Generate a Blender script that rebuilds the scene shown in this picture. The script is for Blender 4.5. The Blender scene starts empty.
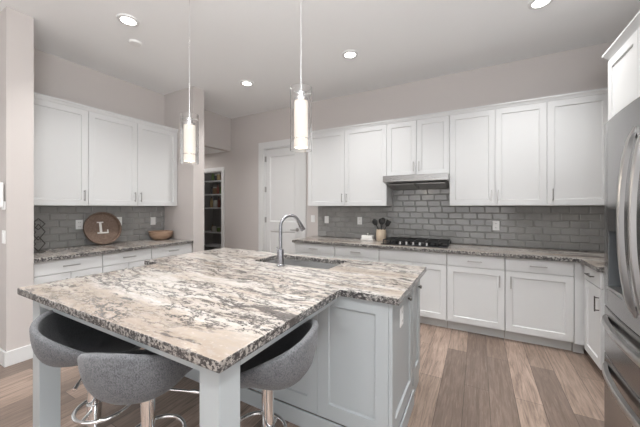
import bpy, bmesh, math, random
from math import sin, cos, pi, radians
from mathutils import Vector, Matrix, Euler
random.seed(7)
SC = bpy.context.scene
COL = SC.collection

# ------------------------------------------------------------------ camera, world, lights, exposure
cam_d = bpy.data.cameras.new('camera'); cam = bpy.data.objects.new('camera', cam_d); COL.objects.link(cam)
cam.location = (0, 0, 1.394); cam.rotation_euler = (radians(90), 0, radians(28.75))
cam_d.sensor_width = 36; cam_d.lens = 287.5 / 640 * 36; cam_d.shift_y = -6.4 / 640
cam_d.clip_start = 0.02
SC.camera = cam
SC.view_settings.view_transform = 'Standard'; SC.view_settings.look = 'None'
SC.view_settings.gamma = 1; SC.view_settings.use_curve_mapping = False
SC.view_settings.exposure = 0.03
W = bpy.data.worlds.new('world'); SC.world = W; W.use_nodes = True
_bg = W.node_tree.nodes['Background']; _tc = W.node_tree.nodes.new('ShaderNodeTexCoord'); _sp = W.node_tree.nodes.new('ShaderNodeSeparateXYZ'); _rp = W.node_tree.nodes.new('ShaderNodeValToRGB')
W.node_tree.links.new(_tc.outputs['Generated'], _sp.inputs[0]); W.node_tree.links.new(_sp.outputs['Z'], _rp.inputs['Fac']); W.node_tree.links.new(_rp.outputs['Color'], _bg.inputs[0])
_rp.color_ramp.elements[0].position = 0.0; _rp.color_ramp.elements[1].position = .02      # added brightness below the horizon lifts the ceiling, sky above
_rp.color_ramp.elements[0].color = (1, .98, .95, 1); _rp.color_ramp.elements[1].color = (.42, .44, .46, 1)
_bg.inputs[1].default_value = 1.9
def area(name, loc, rot, sx, sy, power, color):
    l = bpy.data.lights.new(name, 'AREA'); l.shape = 'RECTANGLE'; l.size = sx; l.size_y = sy
    l.energy = power; l.color = color
    o = bpy.data.objects.new(name, l); o.location = loc; o.rotation_euler = rot; COL.objects.link(o)
# added rear fill lamp, then a side lamp for daylight from the right
area('rear_fill', (-0.2, -4.6, 1.35), (radians(104), 0, 0), 6.0, 2.4, 85, (0.95, 0.97, 1.0))
area('daylight_side', (5.2, -1.6, 1.1), (radians(115), 0, radians(90)), 5.0, 2.2, 100, (0.95, 0.97, 1.0))
# added fill lamp turned up at the ceiling behind the camera, imitating bounced flash
area('ceiling_fill', (.3, -.7, 1.95), (radians(180 - 12), 0, radians(28)), .9, .9, 112, (.93, .965, 1.0))
CAN_POWER = 12
PENDANT_POWER = 2

ZC = 3.151          # ceiling
YW = 4.165          # back wall
XL = -4.305         # left wall
XR = 1.50           # right wall

# ------------------------------------------------------------------ materials
def mat(name, color=(.8, .8, .8), rough=.5, metal=0, **kw):
    m = bpy.data.materials.new(name); m.use_nodes = True
    b = m.node_tree.nodes['Principled BSDF']
    b.inputs['Base Color'].default_value = (*color, 1); b.inputs['Roughness'].default_value = rough
    b.inputs['Metallic'].default_value = metal
    for k, v in kw.items(): b.inputs[k].default_value = v
    return m
class NT:
    def __init__(s, m): s.m = m; s.t = m.node_tree; s.b = s.t.nodes['Principled BSDF']
    def n(s, typ, **kw):
        x = s.t.nodes.new(typ)
        for k, v in kw.items():
            if k in x.inputs.keys() if isinstance(k, str) else False: x.inputs[k].default_value = v
            else: setattr(x, k, v)
        return x
    def l(s, a, b): s.t.links.new(a, b)
    def coords(s, scale=(1, 1, 1), rot=(0, 0, 0)):
        g = s.n('ShaderNodeNewGeometry'); mp = s.n('ShaderNodeMapping')
        mp.inputs['Scale'].default_value = scale; mp.inputs['Rotation'].default_value = rot
        s.l(g.outputs['Position'], mp.inputs['Vector']); return mp.outputs['Vector']
    def noise(s, vec, scale, detail=4, rough=.55, dist=0):
        x = s.n('ShaderNodeTexNoise'); x.inputs['Scale'].default_value = scale
        x.inputs['Detail'].default_value = detail; x.inputs['Roughness'].default_value = rough
        x.inputs['Distortion'].default_value = dist
        s.l(vec, x.inputs['Vector']); return x.outputs['Fac']
    def ramp(s, fac, stops, interp='LINEAR'):
        x = s.n('ShaderNodeValToRGB'); r = x.color_ramp; r.interpolation = interp
        while len(r.elements) < len(stops): r.elements.new(.5)
        for e, (p, c) in zip(r.elements, stops):
            e.position = p; e.color = (*c, 1) if len(c) == 3 else c
        s.l(fac, x.inputs['Fac']); return x.outputs['Color']
    def mix(s, fac, a, b, blend='MIX'):
        x = s.n('ShaderNodeMix', data_type='RGBA', blend_type=blend)
        for sock, v in ((x.inputs[0], fac), (x.inputs[6], a), (x.inputs[7], b)):
            if hasattr(v, 'links'): s.l(v, sock)
            elif isinstance(v, tuple): sock.default_value = (*v, 1)
            else: sock.default_value = v
        return x.outputs[2]
    def math(s, op, a, b=0):
        x = s.n('ShaderNodeMath', operation=op)
        for i, v in enumerate((a, b)):
            if hasattr(v, 'links'): s.l(v, x.inputs[i])
            else: x.inputs[i].default_value = v
        return x.outputs[0]
    def bump(s, h, strength=.2, dist=.005):
        x = s.n('ShaderNodeBump'); x.inputs['Strength'].default_value = strength; x.inputs['Distance'].default_value = dist
        s.l(h, x.inputs['Height']); s.l(x.outputs[0], s.b.inputs['Normal'])

def paint(name, color, rough, grain=.03):
    m = mat(name, color, rough); t = NT(m); v = t.coords()
    f = t.noise(v, 90, 3)
    t.bump(f, grain, .002); return m
M = {}
M['wall'] = paint('greige wall paint', (.58, .54, .518), .75, .15)
M['ceiling'] = paint('white ceiling paint', (.90, .905, .905), .85, .15)
M['white'] = paint('white cabinet lacquer', (.665, .67, .67), .5, .02)
M['trim'] = paint('white trim paint', (.74, .74, .735), .4, .02)
M['island'] = paint('pale blue grey cabinet lacquer', (.41, .437, .447), .35, .02)
M['gap'] = mat('shadowed cabinet carcass', (.45, .45, .44), .7)
M['nickel'] = mat('brushed nickel', (.42, .41, .40), .32, 1)
M['bronze'] = mat('dark pewter', (.10, .095, .09), .4, .8)
M['chrome'] = mat('chrome', (.82, .82, .82), .08, 1)
M['gunmetal'] = mat('gunmetal faucet', (.30, .30, .32), .25, 1)
M['black'] = mat('matt black iron', (.012, .012, .012), .45)
M['blackglass'] = mat('black cooktop glass', (.01, .01, .012), .12)
M['plastic'] = mat('white plastic', (.85, .85, .84), .35)
M['slot'] = mat('dark slot', (.08, .08, .08), .6)
M['rubber'] = mat('dark rubber', (.03, .03, .03), .6)
M['ceramic'] = mat('white ceramic', (.85, .84, .81), .2)
M['kick'] = paint('toe kick grey', (.55, .55, .54), .5, .02)
def steel(name, color, rough, axis):
    m = mat(name, color, rough, 1); t = NT(m)
    sc = [2, 2, 2]; sc[axis] = 240 if False else 2
    sc = (90, 90, 1.0) if axis == 2 else ((1, 90, 90) if axis == 0 else (90, 1, 90))
    f = t.noise(t.coords(sc), 6, 3)
    r = t.ramp(f, [(.3, (rough * .8,) * 3), (.7, (rough * 1.25,) * 3)]); t.l(r, t.b.inputs['Roughness'])
    t.bump(f, .03, .001); return m
M['steel'] = steel('brushed stainless steel', (.30, .292, .29), .20, 2)
M['steelh'] = steel('brushed stainless hood', (.34, .335, .33), .28, 0)
M['sinksteel'] = steel('brushed sink steel', (.66, .66, .66), .33, 0)
M['fridgeside'] = mat('charcoal fridge cabinet', (.16, .16, .165), .45, .3)
M['dispenser'] = mat('blue grey dispenser plastic', (.12, .13, .138), .3)
def glassmat(name, color=(1, 1, 1), rough=0.0, alpha=None):
    m = mat(name, color, rough); b = m.node_tree.nodes['Principled BSDF']
    b.inputs['Transmission Weight'].default_value = 1; b.inputs['IOR'].default_value = 1.45; return m
M['glass'] = glassmat('clear glass')
def frosted():
    m = mat('glowing frosted glass', (.55, .53, .50), .5); b = m.node_tree.nodes['Principled BSDF']
    b.inputs['Emission Color'].default_value = (1, .90, .76, 1); b.inputs['Emission Strength'].default_value = .55
    return m
M['frost'] = frosted()
def glow(name, c, s):
    m = mat(name, (1, 1, 1), .5); b = m.node_tree.nodes['Principled BSDF']
    b.inputs['Emission Color'].default_value = (*c, 1); b.inputs['Emission Strength'].default_value = s; return m
M['lens'] = glow('lit downlight lens', (1, .96, .90), 9)
M['bulb'] = glow('lit bulb', (1, .90, .75), 6)

def granite(name, edge):
    m = mat(name, (.6, .55, .5), .17); t = NT(m)
    base = t.coords((1, 1, 1), (0, 0, radians(4)))
    warp = t.n('ShaderNodeTexNoise'); warp.inputs['Scale'].default_value = 2.1; warp.inputs['Detail'].default_value = 4
    t.l(base, warp.inputs['Vector'])
    off = t.n('ShaderNodeVectorMath', operation='MULTIPLY_ADD')
    off.inputs[1].default_value = (.30, .16, .16); t.l(warp.outputs['Color'], off.inputs[0]); t.l(base, off.inputs[2])
    def st(sx, sy, sz=None):
        mp = t.n('ShaderNodeMapping'); mp.inputs['Scale'].default_value = (sx, sy, sz or sy)
        t.l(off.outputs[0], mp.inputs['Vector']); return mp.outputs['Vector']
    flow = t.noise(st(.55, 4.4), 1.0, 4, .55)
    col = t.ramp(flow, [(.34, (.30, .245, .20)), (.43, (.375, .32, .27)), (.485, (.455, .415, .375)), (.56, (.50, .475, .445)), (.62, (.38, .33, .285)), (.70, (.45, .415, .38))])
    # fine grey grain drawn out along the flow
    gr = t.noise(st(10, 30), 1.6, 7, .75)
    col = t.mix(t.ramp(gr, [(.48, (0, 0, 0)), (.60, (.7,) * 3)]), col, (.34, .30, .275))
    # belts where the dark mineral veins gather
    belt = t.noise(st(.75, 3.4), 1.3, 3, .55)
    bm_ = t.ramp(belt, [(.41, (0, 0, 0)), (.53, (1, 1, 1))])
    sq = t.noise(st(3.2, 9.5), 1.5, 9, .68)
    line = t.ramp(t.math('ABSOLUTE', t.math('SUBTRACT', sq, .5)), [(.008, (1, 1, 1)), (.035, (0, 0, 0))])
    sp = t.noise(st(10, 24), 1.5, 8, .75)
    spot = t.ramp(sp, [(.56, (0, 0, 0)), (.62, (1, 1, 1))])
    if edge:
        iso = t.noise(t.coords(), 62, 6, .72); spot = t.ramp(iso, [(.45, (0, 0, 0)), (.52, (1, 1, 1))])
        dark = t.math('MAXIMUM', t.math('MULTIPLY', spot, .92), t.math('MULTIPLY', line, bm_))
    else:
        dark = t.math('MULTIPLY', bm_, t.math('MAXIMUM', t.math('MULTIPLY', line, .9), spot))
    col = t.mix(dark, t.mix(.65, col, (.34, .33, .315)) if edge else col, (.03, .028, .030))
    big = t.noise(st(1.6, 6.0), 1.2, 9, .72)
    col = t.mix(t.ramp(big, [(.575, (0, 0, 0)), (.62, (.85,) * 3)]), col, (.075, .068, .066))
    crys = t.noise(t.coords(), 60, 2, .5)
    col = t.mix(t.ramp(crys, [(.60, (0, 0, 0)), (.74, (.2,) * 3)]), col, (.70, .69, .67))
    t.l(col, t.b.inputs['Base Color']); return m
M['granite'] = granite('cream granite with dark veins', False)
M['graniteedge'] = granite('speckled granite edge', True)

def floor_mat():
    m = mat('brown oak plank floor', (.3, .2, .15), .38); t = NT(m)
    g = t.n('ShaderNodeNewGeometry'); sp = t.n('ShaderNodeSeparateXYZ'); t.l(g.outputs['Position'], sp.inputs[0])
    cb = t.n('ShaderNodeCombineXYZ'); t.l(sp.outputs['Y'], cb.inputs['X']); t.l(t.math('ADD', sp.outputs['X'], .091), cb.inputs['Y'])
    br = t.n('ShaderNodeTexBrick'); br.offset = .37; br.offset_frequency = 2
    for k, v in (('Scale', 1), ('Mortar Size', .0018), ('Mortar Smooth', .3), ('Brick Width', 1.55), ('Row Height', .165), ('Bias', 0)): br.inputs[k].default_value = v
    br.inputs['Color1'].default_value = (0, 0, 0, 1); br.inputs['Color2'].default_value = (1, 1, 1, 1); br.inputs['Mortar'].default_value = (.5, .5, .5, 1)
    t.l(cb.outputs[0], br.inputs['Vector'])
    col = t.ramp(br.outputs['Color'], [(0, (.17, .128, .105)), (.35, (.25, .185, .148)), (.65, (.35, .262, .21)), (1, (.43, .32, .26))])
    mp = t.coords((14, 1.1, 1))
    f = t.noise(mp, 2.2, 8, .68, 1.4)
    col = t.mix(t.ramp(f, [(.35, (.75,) * 3), (.62, (0, 0, 0))]), col, (.105, .074, .058))
    f2 = t.noise(t.coords((40, 2.5, 1)), 2.0, 6, .7)
    col = t.mix(t.ramp(f2, [(.52, (0, 0, 0)), (.72, (.40,) * 3)]), col, (.40, .31, .255))
    col = t.mix(br.outputs['Fac'], col, (.05, .036, .03))
    t.l(col, t.b.inputs['Base Color'])
    t.bump(t.math('ADD', f2, t.math('MULTIPLY', br.outputs['Fac'], -2.0)), .25, .002); return m
M['floor'] = floor_mat()
def tile_mat():
    m = mat('glossy taupe glazed tile', (.33, .325, .315), .12); t = NT(m)
    f = t.noise(t.coords(), 5, 3)
    t.l(t.ramp(f, [(.35, (.275, .272, .265)), (.65, (.33, .326, .317))]), t.b.inputs['Base Color'])
    return m
M['tile'] = tile_mat()
M['grout'] = mat('pale tile grout', (.33, .325, .315), .9)
def fabric(name, c1, c2):
    m = mat(name, c1, .9); t = NT(m)
    f = t.noise(t.coords((1, 1, .6)), 260, 4, .7)
    f2 = t.noise(t.coords(), 45, 4, .6)
    col = t.ramp(f, [(.38, c1), (.62, c2)]); col = t.mix(t.ramp(f2, [(.45, (0, 0, 0)), (.65, (.45,) * 3)]), col, c2)
    t.l(col, t.b.inputs['Base Color']); t.bump(f, .5, .002)
    t.b.inputs['Sheen Weight'].default_value = .15
    return m
M['tweed'] = fabric('grey tweed', (.055, .057, .063), (.165, .167, .175))
M['charcoal'] = fabric('charcoal with table shade', (.035, .035, .038), (.06, .06, .064))  # inner seat fabric, tabletop shadow put into its darker colour
def wood(name, c1, c2, sc=(6, 40, 40)):
    m = mat(name, c1, .5); t = NT(m)
    f = t.noise(t.coords(sc), 1.5, 6, .65, .5); t.l(t.ramp(f, [(.35, c1), (.65, c2)]), t.b.inputs['Base Color']); return m
M['walnut'] = wood('brown wood', (.12, .078, .058), (.23, .16, .12))
M['bowlwood'] = wood('tan bowl wood', (.28, .17, .11), (.46, .32, .23), (3, 3, 30))
M['crock'] = wood('speckled beige stoneware', (.50, .40, .29), (.62, .52, .40), (60, 60, 60))
M['pantry'] = mat('shade-darkened pantry paint', (.30, .29, .28), .9)  # gloom of the pantry put into the wall colour

# ------------------------------------------------------------------ mesh helpers
def obj(name, bm, m, parent=None, smooth=None, bevel=0, seg=2):
    me = bpy.data.meshes.new(name)
    bmesh.ops.recalc_face_normals(bm, faces=bm.faces)
    bm.to_mesh(me); bm.free()
    for x in (m if isinstance(m, (list, tuple)) else [m]): me.materials.append(x)
    o = bpy.data.objects.new(name, me); COL.objects.link(o)
    if parent: o.parent = parent
    if smooth:
        for p in me.polygons: p.use_smooth = True
        me.set_sharp_from_angle(angle=radians(smooth))
    if bevel:
        b = o.modifiers.new('bevel', 'BEVEL'); b.width = bevel; b.segments = seg; b.limit_method = 'ANGLE'; b.angle_limit = radians(40)
    return o
def box(bm, x0, x1, y0, y1, z0, z1, mi=0):
    v = [bm.verts.new((x, y, z)) for z in (z0, z1) for y in (y0, y1) for x in (x0, x1)]
    for f in ((0, 2, 3, 1), (4, 5, 7, 6), (0, 1, 5, 4), (2, 6, 7, 3), (0, 4, 6, 2), (1, 3, 7, 5)):
        bm.faces.new([v[i] for i in f]).material_index = mi
    return v
def boxes(*bs):
    bm = bmesh.new()
    for b in bs: box(bm, *b)
    return bm
def lathe(bm, prof, c=(0, 0, 0), n=32, mi=0, cap=True):
    rings = []
    for r, z in prof:
        rings.append([bm.verts.new((c[0] + r * cos(2 * pi * i / n), c[1] + r * sin(2 * pi * i / n), c[2] + z)) for i in range(n)])
    for a, b in zip(rings, rings[1:]):
        for i in range(n):
            j = (i + 1) % n
            bm.faces.new((a[i], a[j], b[j], b[i])).material_index = mi
    if cap:
        bm.faces.new(rings[0]).material_index = mi; bm.faces.new(rings[-1]).material_index = mi
def tube(bm, pts, r, n=10, closed=False, mi=0):
    pts = [Vector(p) for p in pts]; N = len(pts); rings = []; up = None
    rr = r if isinstance(r, (list, tuple)) else [r] * N
    for i, p in enumerate(pts):
        a = pts[i - 1] if (i or closed) else p; b = pts[(i + 1) % N] if (i < N - 1 or closed) else p
        t = (b - a).normalized()
        if up is None:
            up = Vector((0, 0, 1)) if abs(t.z) < .9 else Vector((1, 0, 0))
        u = (up - t * up.dot(t)); 
        if u.length < 1e-4: u = t.orthogonal()
        u.normalize(); up = u; w = t.cross(u)
        rings.append([bm.verts.new(p + rr[i] * (u * cos(2 * pi * k / n) + w * sin(2 * pi * k / n))) for k in range(n)])
    for i in range(N if closed else N - 1):
        a, b = rings[i], rings[(i + 1) % N]
        for k in range(n):
            bm.faces.new((a[k], a[(k + 1) % n], b[(k + 1) % n], b[k])).material_index = mi
    if not closed:
        bm.faces.new(rings[0]).material_index = mi; bm.faces.new(rings[-1]).material_index = mi
def poly_prism(bm, outer, z0, z1, holes=(), top=0, side=1):
    """Prism of an outline with holes; the top and bottom carry material top, the sides carry side."""
    loops = [outer] + list(holes); edges = []; vl = []
    for lp in loops:
        vs = [bm.verts.new((x, y, z1)) for x, y in lp]; vl.append(vs)
        for i in range(len(vs)): edges.append(bm.edges.new((vs[i], vs[(i + 1) % len(vs)])))
    r = bmesh.ops.triangle_fill(bm, use_beauty=True, use_dissolve=False, edges=edges)
    faces = [g for g in r['geom'] if isinstance(g, bmesh.types.BMFace)]
    for f in faces: f.material_index = top
    mp = {v: bm.verts.new((v.co.x, v.co.y, z0)) for vs in vl for v in vs}
    for f in faces: bm.faces.new([mp[v] for v in reversed(f.verts)]).material_index = top
    for vs in vl:
        for i in range(len(vs)):
            a, b = vs[i], vs[(i + 1) % len(vs)]
            bm.faces.new((a, b, mp[b], mp[a])).material_index = side
def extrude_profile(bm, prof, axis, a, b, mi=0):
    """Closed profile (list of 2D points) swept straight along one axis from a to b."""
    def pt(p, t):
        return (t, p[0], p[1]) if axis == 0 else (p[0], t, p[1])
    A = [bm.verts.new(pt(p, a)) for p in prof]; B = [bm.verts.new(pt(p, b)) for p in prof]
    n = len(prof)
    for i in range(n): bm.faces.new((A[i], A[(i + 1) % n], B[(i + 1) % n], B[i])).material_index = mi
    bm.faces.new(A).material_index = mi; bm.faces.new(B).material_index = mi

def tag(o, label, cat, group=None, kind=None):
    o['label'] = label; o['category'] = cat
    if group: o['group'] = group
    if kind: o['kind'] = kind
    return o
def thing(name, label, cat, loc=(0, 0, 0), rz=0, group=None):
    o = bpy.data.objects.new(name, None); COL.objects.link(o); o.empty_display_size = .1
    o.location = loc; o.rotation_euler = (0, 0, rz); return tag(o, label, cat, group)
def struct(name, bm, m, label=None, parent=None, **kw):
    o = obj(name, bm, m, parent, **kw)
    if not parent:
        o['kind'] = 'structure'
        if label: o['label'] = label
    return o
def dup(root, loc, rz=0, label=None):
    r = root.copy(); COL.objects.link(r); r.location = loc; r.rotation_euler = (0, 0, rz)
    if label: r['label'] = label
    for ch in list(root.children):
        c = ch.copy(); COL.objects.link(c); c.parent = r
        for g in ch.children:
            d = g.copy(); COL.objects.link(d); d.parent = c
    return r

# ------------------------------------------------------------------ the setting
struct('floor', boxes((-8, 5.5, -5, 5.6, -.1, 0)), M['floor'], 'brown wood plank floor')
struct('ceiling', boxes((-8, 5.5, -5, 5.6, ZC, ZC + .12)), M['ceiling'], 'flat white ceiling')
PX0, PX1, PZ = -5.36, -4.56, 2.13       # pantry opening
DX0, DX1, DZ = -3.47, -2.665, 2.47      # white door opening
bm = boxes((-7, PX0, YW, YW + .12, 0, ZC), (PX0, PX1, YW, YW + .12, PZ, ZC), (PX1, DX0, YW, YW + .12, 0, ZC),
           (DX0, DX1, YW, YW + .12, DZ, ZC), (DX1, XR + .12, YW, YW + .12, 0, ZC))
struct('wall_back', bm, M['wall'], 'greige back wall behind the cooktop and the white door')
struct('wall_left', boxes((XL - .12, XL, 1.062, 2.966, 0, ZC), (XL - .12, XL, 2.966, YW, 2.509, ZC)), M['wall'], 'greige left wall with a dropped header over the hallway')
struct('wall_left_near', boxes((-7, -3.615, .885, 1.062, 0, ZC)), M['wall'], 'stub wall at the left edge with a white device on it')
struct('wall_left_far', boxes((-7, -3.62, 2.777, 2.966, 0, ZC)), M['wall'], 'narrow wall end beside the hallway')
struct('wall_right', boxes((XR, XR + .12, 1.0, YW, 0, ZC)), M['wall'], 'right wall behind the refrigerator')
struct('wall_rear_blocker', boxes((-8, 5.5, -5.1, -5, 0, ZC)), M['wall'], 'unseen greige wall added to dim light from the rear')  # blocker behind the camera, added to dim faces turned rearward
struct('wall_hallway', boxes((-7.1, -7, 2.777, YW, 0, ZC)), M['wall'])
_l = bpy.data.lights.new('hallway_fill', 'AREA'); _l.shape = 'DISK'; _l.size = .3; _l.energy = 9; _l.color = (1, .97, .94); _o = bpy.data.objects.new('hallway_fill', _l); _o.location = (-5.3, 3.5, 2.49); COL.objects.link(_o)  # unseen light added to brighten the hallway, no fixture
struct('ceiling_hallway', boxes((-7, XL - .12, 2.966, YW, 2.509, 2.6)), M['ceiling'])
# pantry room behind the back wall
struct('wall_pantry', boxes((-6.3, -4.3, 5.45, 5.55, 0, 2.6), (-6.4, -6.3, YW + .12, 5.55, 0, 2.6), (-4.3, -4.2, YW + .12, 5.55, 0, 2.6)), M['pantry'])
_l = bpy.data.lights.new('pantry_fill', 'POINT'); _l.energy = 5; _l.shadow_soft_size = .08; _o = bpy.data.objects.new('pantry_fill', _l); _o.location = (-5.2, 4.6, 2.5); COL.objects.link(_o)  # added light without a fixture, lifts the dark shelves
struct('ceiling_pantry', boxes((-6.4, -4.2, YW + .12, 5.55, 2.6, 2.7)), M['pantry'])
def casing(x0, x1, z, w, name):
    bm = boxes((x0 - w, x0, YW - .02, YW, 0, z + w), (x1, x1 + w, YW - .02, YW, 0, z + w), (x0, x1, YW - .02, YW, z, z + w),
               (x0 - .001, x0 + .016, YW, YW + .12, 0, z), (x1 - .016, x1 + .001, YW, YW + .12, 0, z), (x0, x1, YW, YW + .12, z - .016, z + .001))
    return struct(name, bm, M['trim'], bevel=.004)
casing(PX0, PX1, PZ, .075, 'trim_1'); casing(DX0, DX1, DZ, .115, 'trim_2')
struct('baseboard_back', boxes((PX1 + .08, DX0 - .12, YW - .016, YW, 0, .13)), M['trim'], bevel=.004)
struct('baseboard_left', boxes((-7, -3.6, .869, .885, 0, .13), (-3.615, -3.599, .869, 1.062, 0, .13)), M['trim'], bevel=.004)
struct('baseboard_hallway', boxes((-3.62, -3.604, 2.777, 2.966, 0, .13)), M['trim'], bevel=.004)
# white two-panel door
def panel_face(bm, x0, x1, z0, z1, yf, holes, depth, slope):
    """Front face at y=yf (facing -Y) with recessed rectangular fields."""
    xs = sorted({x0, x1, *[h[0] for h in holes], *[h[1] for h in holes]}); zs = sorted({z0, z1, *[h[2] for h in holes], *[h[3] for h in holes]})
    V = {}
    def v(x, y, z):
        k = (round(x, 5), round(y, 5), round(z, 5))
        if k not in V: V[k] = bm.verts.new(k)
        return V[k]
    for i in range(len(xs) - 1):
        for j in range(len(zs) - 1):
            a, b, c, d = xs[i], xs[i + 1], zs[j], zs[j + 1]
            if any(h[0] <= a + 1e-6 and b <= h[1] + 1e-6 and h[2] <= c + 1e-6 and d <= h[3] + 1e-6 for h in holes): continue
            bm.faces.new((v(a, yf, c), v(b, yf, c), v(b, yf, d), v(a, yf, d)))
    for a, b, c, d in holes:
        o = [v(a, yf, c), v(b, yf, c), v(b, yf, d), v(a, yf, d)]; s = slope
        n = [v(a + s, yf + depth, c + s), v(b - s, yf + depth, c + s), v(b - s, yf + depth, d - s), v(a + s, yf + depth, d - s)]
        for i in range(4): bm.faces.new((o[i], o[(i + 1) % 4], n[(i + 1) % 4], n[i]))
        bm.faces.new(n)
    return v
def shaker(bm, x0, x1, z0, z1, yf, th, holes, depth=.008, slope=.006):
    panel_face(bm, x0, x1, z0, z1, yf, holes, depth, slope)
    xs = (x0, x1); yb = yf + th
    A = [bm.verts.new((x, yf, z)) for x, z in ((x0, z0), (x1, z0), (x1, z1), (x0, z1))]
    B = [bm.verts.new((x, yb, z)) for x, z in ((x0, z0), (x1, z0), (x1, z1), (x0, z1))]
    for i in range(4): bm.faces.new((A[i], A[(i + 1) % 4], B[(i + 1) % 4], B[i]))
    bm.faces.new(B)
    bmesh.ops.remove_doubles(bm, verts=bm.verts, dist=1e-5)
bm = bmesh.new()
dx0, dx1 = DX0 + .018, DX1 - .018
shaker(bm, dx0, dx1, .012, DZ - .02, YW + .02, .04, [(dx0 + .105, dx1 - .105, .20, .96), (dx0 + .105, dx1 - .105, 1.13, DZ - .15)], .012, .02)
door = struct('door_1', bm, M['trim'], 'white two-panel door with three hinges in the back wall')
for z in (.30, 1.16, 1.72, 2.28):
    bm = bmesh.new(); lathe(bm, [(.009, -.05), (.009, .05)], (dx0 - .004, YW + .012, z), 12)
    box(bm, dx0 - .004, dx0 + .028, YW + .016, YW + .0215, z - .05, z + .05); obj('hinge', bm, M['nickel'], door, 40)
bm = bmesh.new(); tube(bm, [(dx1 - .06, YW + .02, 1.0), (dx1 - .06, YW - .03, 1.0), (dx1 - .075, YW - .04, 1.0), (dx1 - .17, YW - .04, 1.0)], .009)
tube(bm, [(dx1 - .06, YW + .02, 1.0), (dx1 - .06, YW + .008, 1.0)], .03, 20); obj('door_handle', bm, M['nickel'], door, 40)

# ------------------------------------------------------------------ tiled splashbacks (bevelled subway tiles as real relief)
def tiles(bm, u0, u1, z0, z1, to3, row=.0815, wid=.1655, gap=.003, t=.009, bev=.0085, uoff=0):
    """to3(u, depth, z): depth grows out of the wall."""
    def quad(p, mi): bm.faces.new([bm.verts.new(to3(*q)) for q in p]).material_index = mi
    quad([(u0, .001, z0), (u1, .001, z0), (u1, .001, z1), (u0, .001, z1)], 1)
    k = 0; z = z0
    while z < z1 - .012:
        zt = min(z + row, z1); u = u0 - (wid / 2 if k % 2 else 0) - uoff
        while u < u1:
            a, b = max(u + gap / 2, u0), min(u + wid - gap / 2, u1); c, d = z + gap / 2, zt - gap / 2
            if b - a > .012:
                s = min(bev, (b - a) * .35, (d - c) * .35)
                o = [(a, .001, c), (b, .001, c), (b, .001, d), (a, .001, d)]
                e = [(a, .0035, c), (b, .0035, c), (b, .0035, d), (a, .0035, d)]
                n = [(a + s, t, c + s), (b - s, t, c + s), (b - s, t, d - s), (a + s, t, d - s)]
                O = [bm.verts.new(to3(*p)) for p in o]; E = [bm.verts.new(to3(*p)) for p in e]; Nn = [bm.verts.new(to3(*p)) for p in n]
                for i in range(4):
                    j = (i + 1) % 4
                    bm.faces.new((O[i], O[j], E[j], E[i])); bm.faces.new((E[i], E[j], Nn[j], Nn[i]))
                bm.faces.new(Nn)
            u += wid
        z = zt; k += 1
CT = .914
bm = bmesh.new(); tiles(bm, -2.323, XR - .002, CT, 1.41, lambda u, d, z: (u, YW - d, z))
tiles(bm, -1.078, -.304, CT + 6 * .0815, 1.80, lambda u, d, z: (u, YW - d, z), uoff=.02)
struct('wall_back_tile', bm, [M['tile'], M['grout']], 'taupe bevelled subway tile splashback on the back wall')
bm = bmesh.new(); tiles(bm, 1.064, 2.775, CT, 1.41, lambda u, d, z: (XL + d, u, z))
struct('wall_left_tile', bm, [M['tile'], M['grout']], 'taupe bevelled subway tile splashback on the left wall')

# ------------------------------------------------------------------ cabinets (built facing -Y, x to the right, then turned)
def pull(parent, x, z, y, vert=True, L=.125, m='nickel'):
    bm = bmesh.new(); h = L / 2
    if vert:
        box(bm, x - .005, x + .005, y - .032, y - .024, z - h, z + h)
        for s in (-1, 1): box(bm, x - .004, x + .004, y - .026, y + .0005, z + s * (h - .012) - .004, z + s * (h - .012) + .004)
    else:
        box(bm, x - h, x + h, y - .032, y - .024, z - .005, z + .005)
        for s in (-1, 1): box(bm, x + s * (h - .012) - .004, x + s * (h - .012) + .004, y - .026, y + .0005, z - .004, z + .004)
    return obj('handle', bm, M[m], parent, bevel=.0015)
def cabinet(name, label, cat, loc, rz, w, d, z0, z1, doors, drawers, toe=False, m='white', group=None, hm='nickel', side_dark=False):
    root = thing(name, label, cat, loc, rz, group)
    bm = bmesh.new(); bz = (.08 if doors and doors[0][2] < .1 else .10) if toe else z0
    box(bm, .0015, w - .0015, 0, d, bz, z1)
    obj('body', bm, M[m], root)
    if toe: obj('toe_kick', boxes((.0015, w - .0015, .055, .07, 0, bz - .0005)), M['kick'], root)
    g = .0022; fr = .062
    for (x0, x1, a, b, hx, hz) in doors:
        bm = bmesh.new(); shaker(bm, x0 + g, x1 - g, a + g, b - g, -.0205, .02, [(x0 + g + fr, x1 - g - fr, a + g + fr, b - g - fr)], .010, .005)
        dr = obj('door', bm, M[m], root)
        if hx is not None: pull(dr, hx, hz, -.0205, True, m=hm)
    for (x0, x1, a, b, hx) in drawers:
        bm = bmesh.new(); box(bm, x0 + g, x1 - g, -.0205, -.0005, a + g, b - g)
        dr = obj('drawer' if hx is not None else 'false_front', bm, M[m], root, bevel=.003)
        if hx is not None: pull(dr, hx, (a + b) / 2, -.0205, False, .14, m=hm)
    return root
UZ0, UZ1 = 1.412, 2.515
YU = 3.8575   # carcass front of the back wall cabinets (doors stand proud of it)
def upper(label, x0, xs, handles, z0=UZ0, dz=None, name='wall_cabinet'):
    doors = [(a - x0, b - x0, z0, UZ1, (h - x0) if h is not None else None, z0 + .115) for (a, b), h in zip(zip(xs, xs[1:]), handles)]
    return cabinet(name, label, 'cabinet', (x0, YU, 0), 0, xs[-1] - x0, YW - .011 - YU, z0, UZ1, doors, [], group='white wall cabinets on the back wall')
upper('white two-door wall cabinet left of the range hood', -2.318, [-2.318, -1.699, -1.08], [-1.735, -1.663])
upper('short white two-door wall cabinet directly above the range hood', -1.08, [-1.08, -.691, -.302], [-.725, -.657], z0=1.80)
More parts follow.
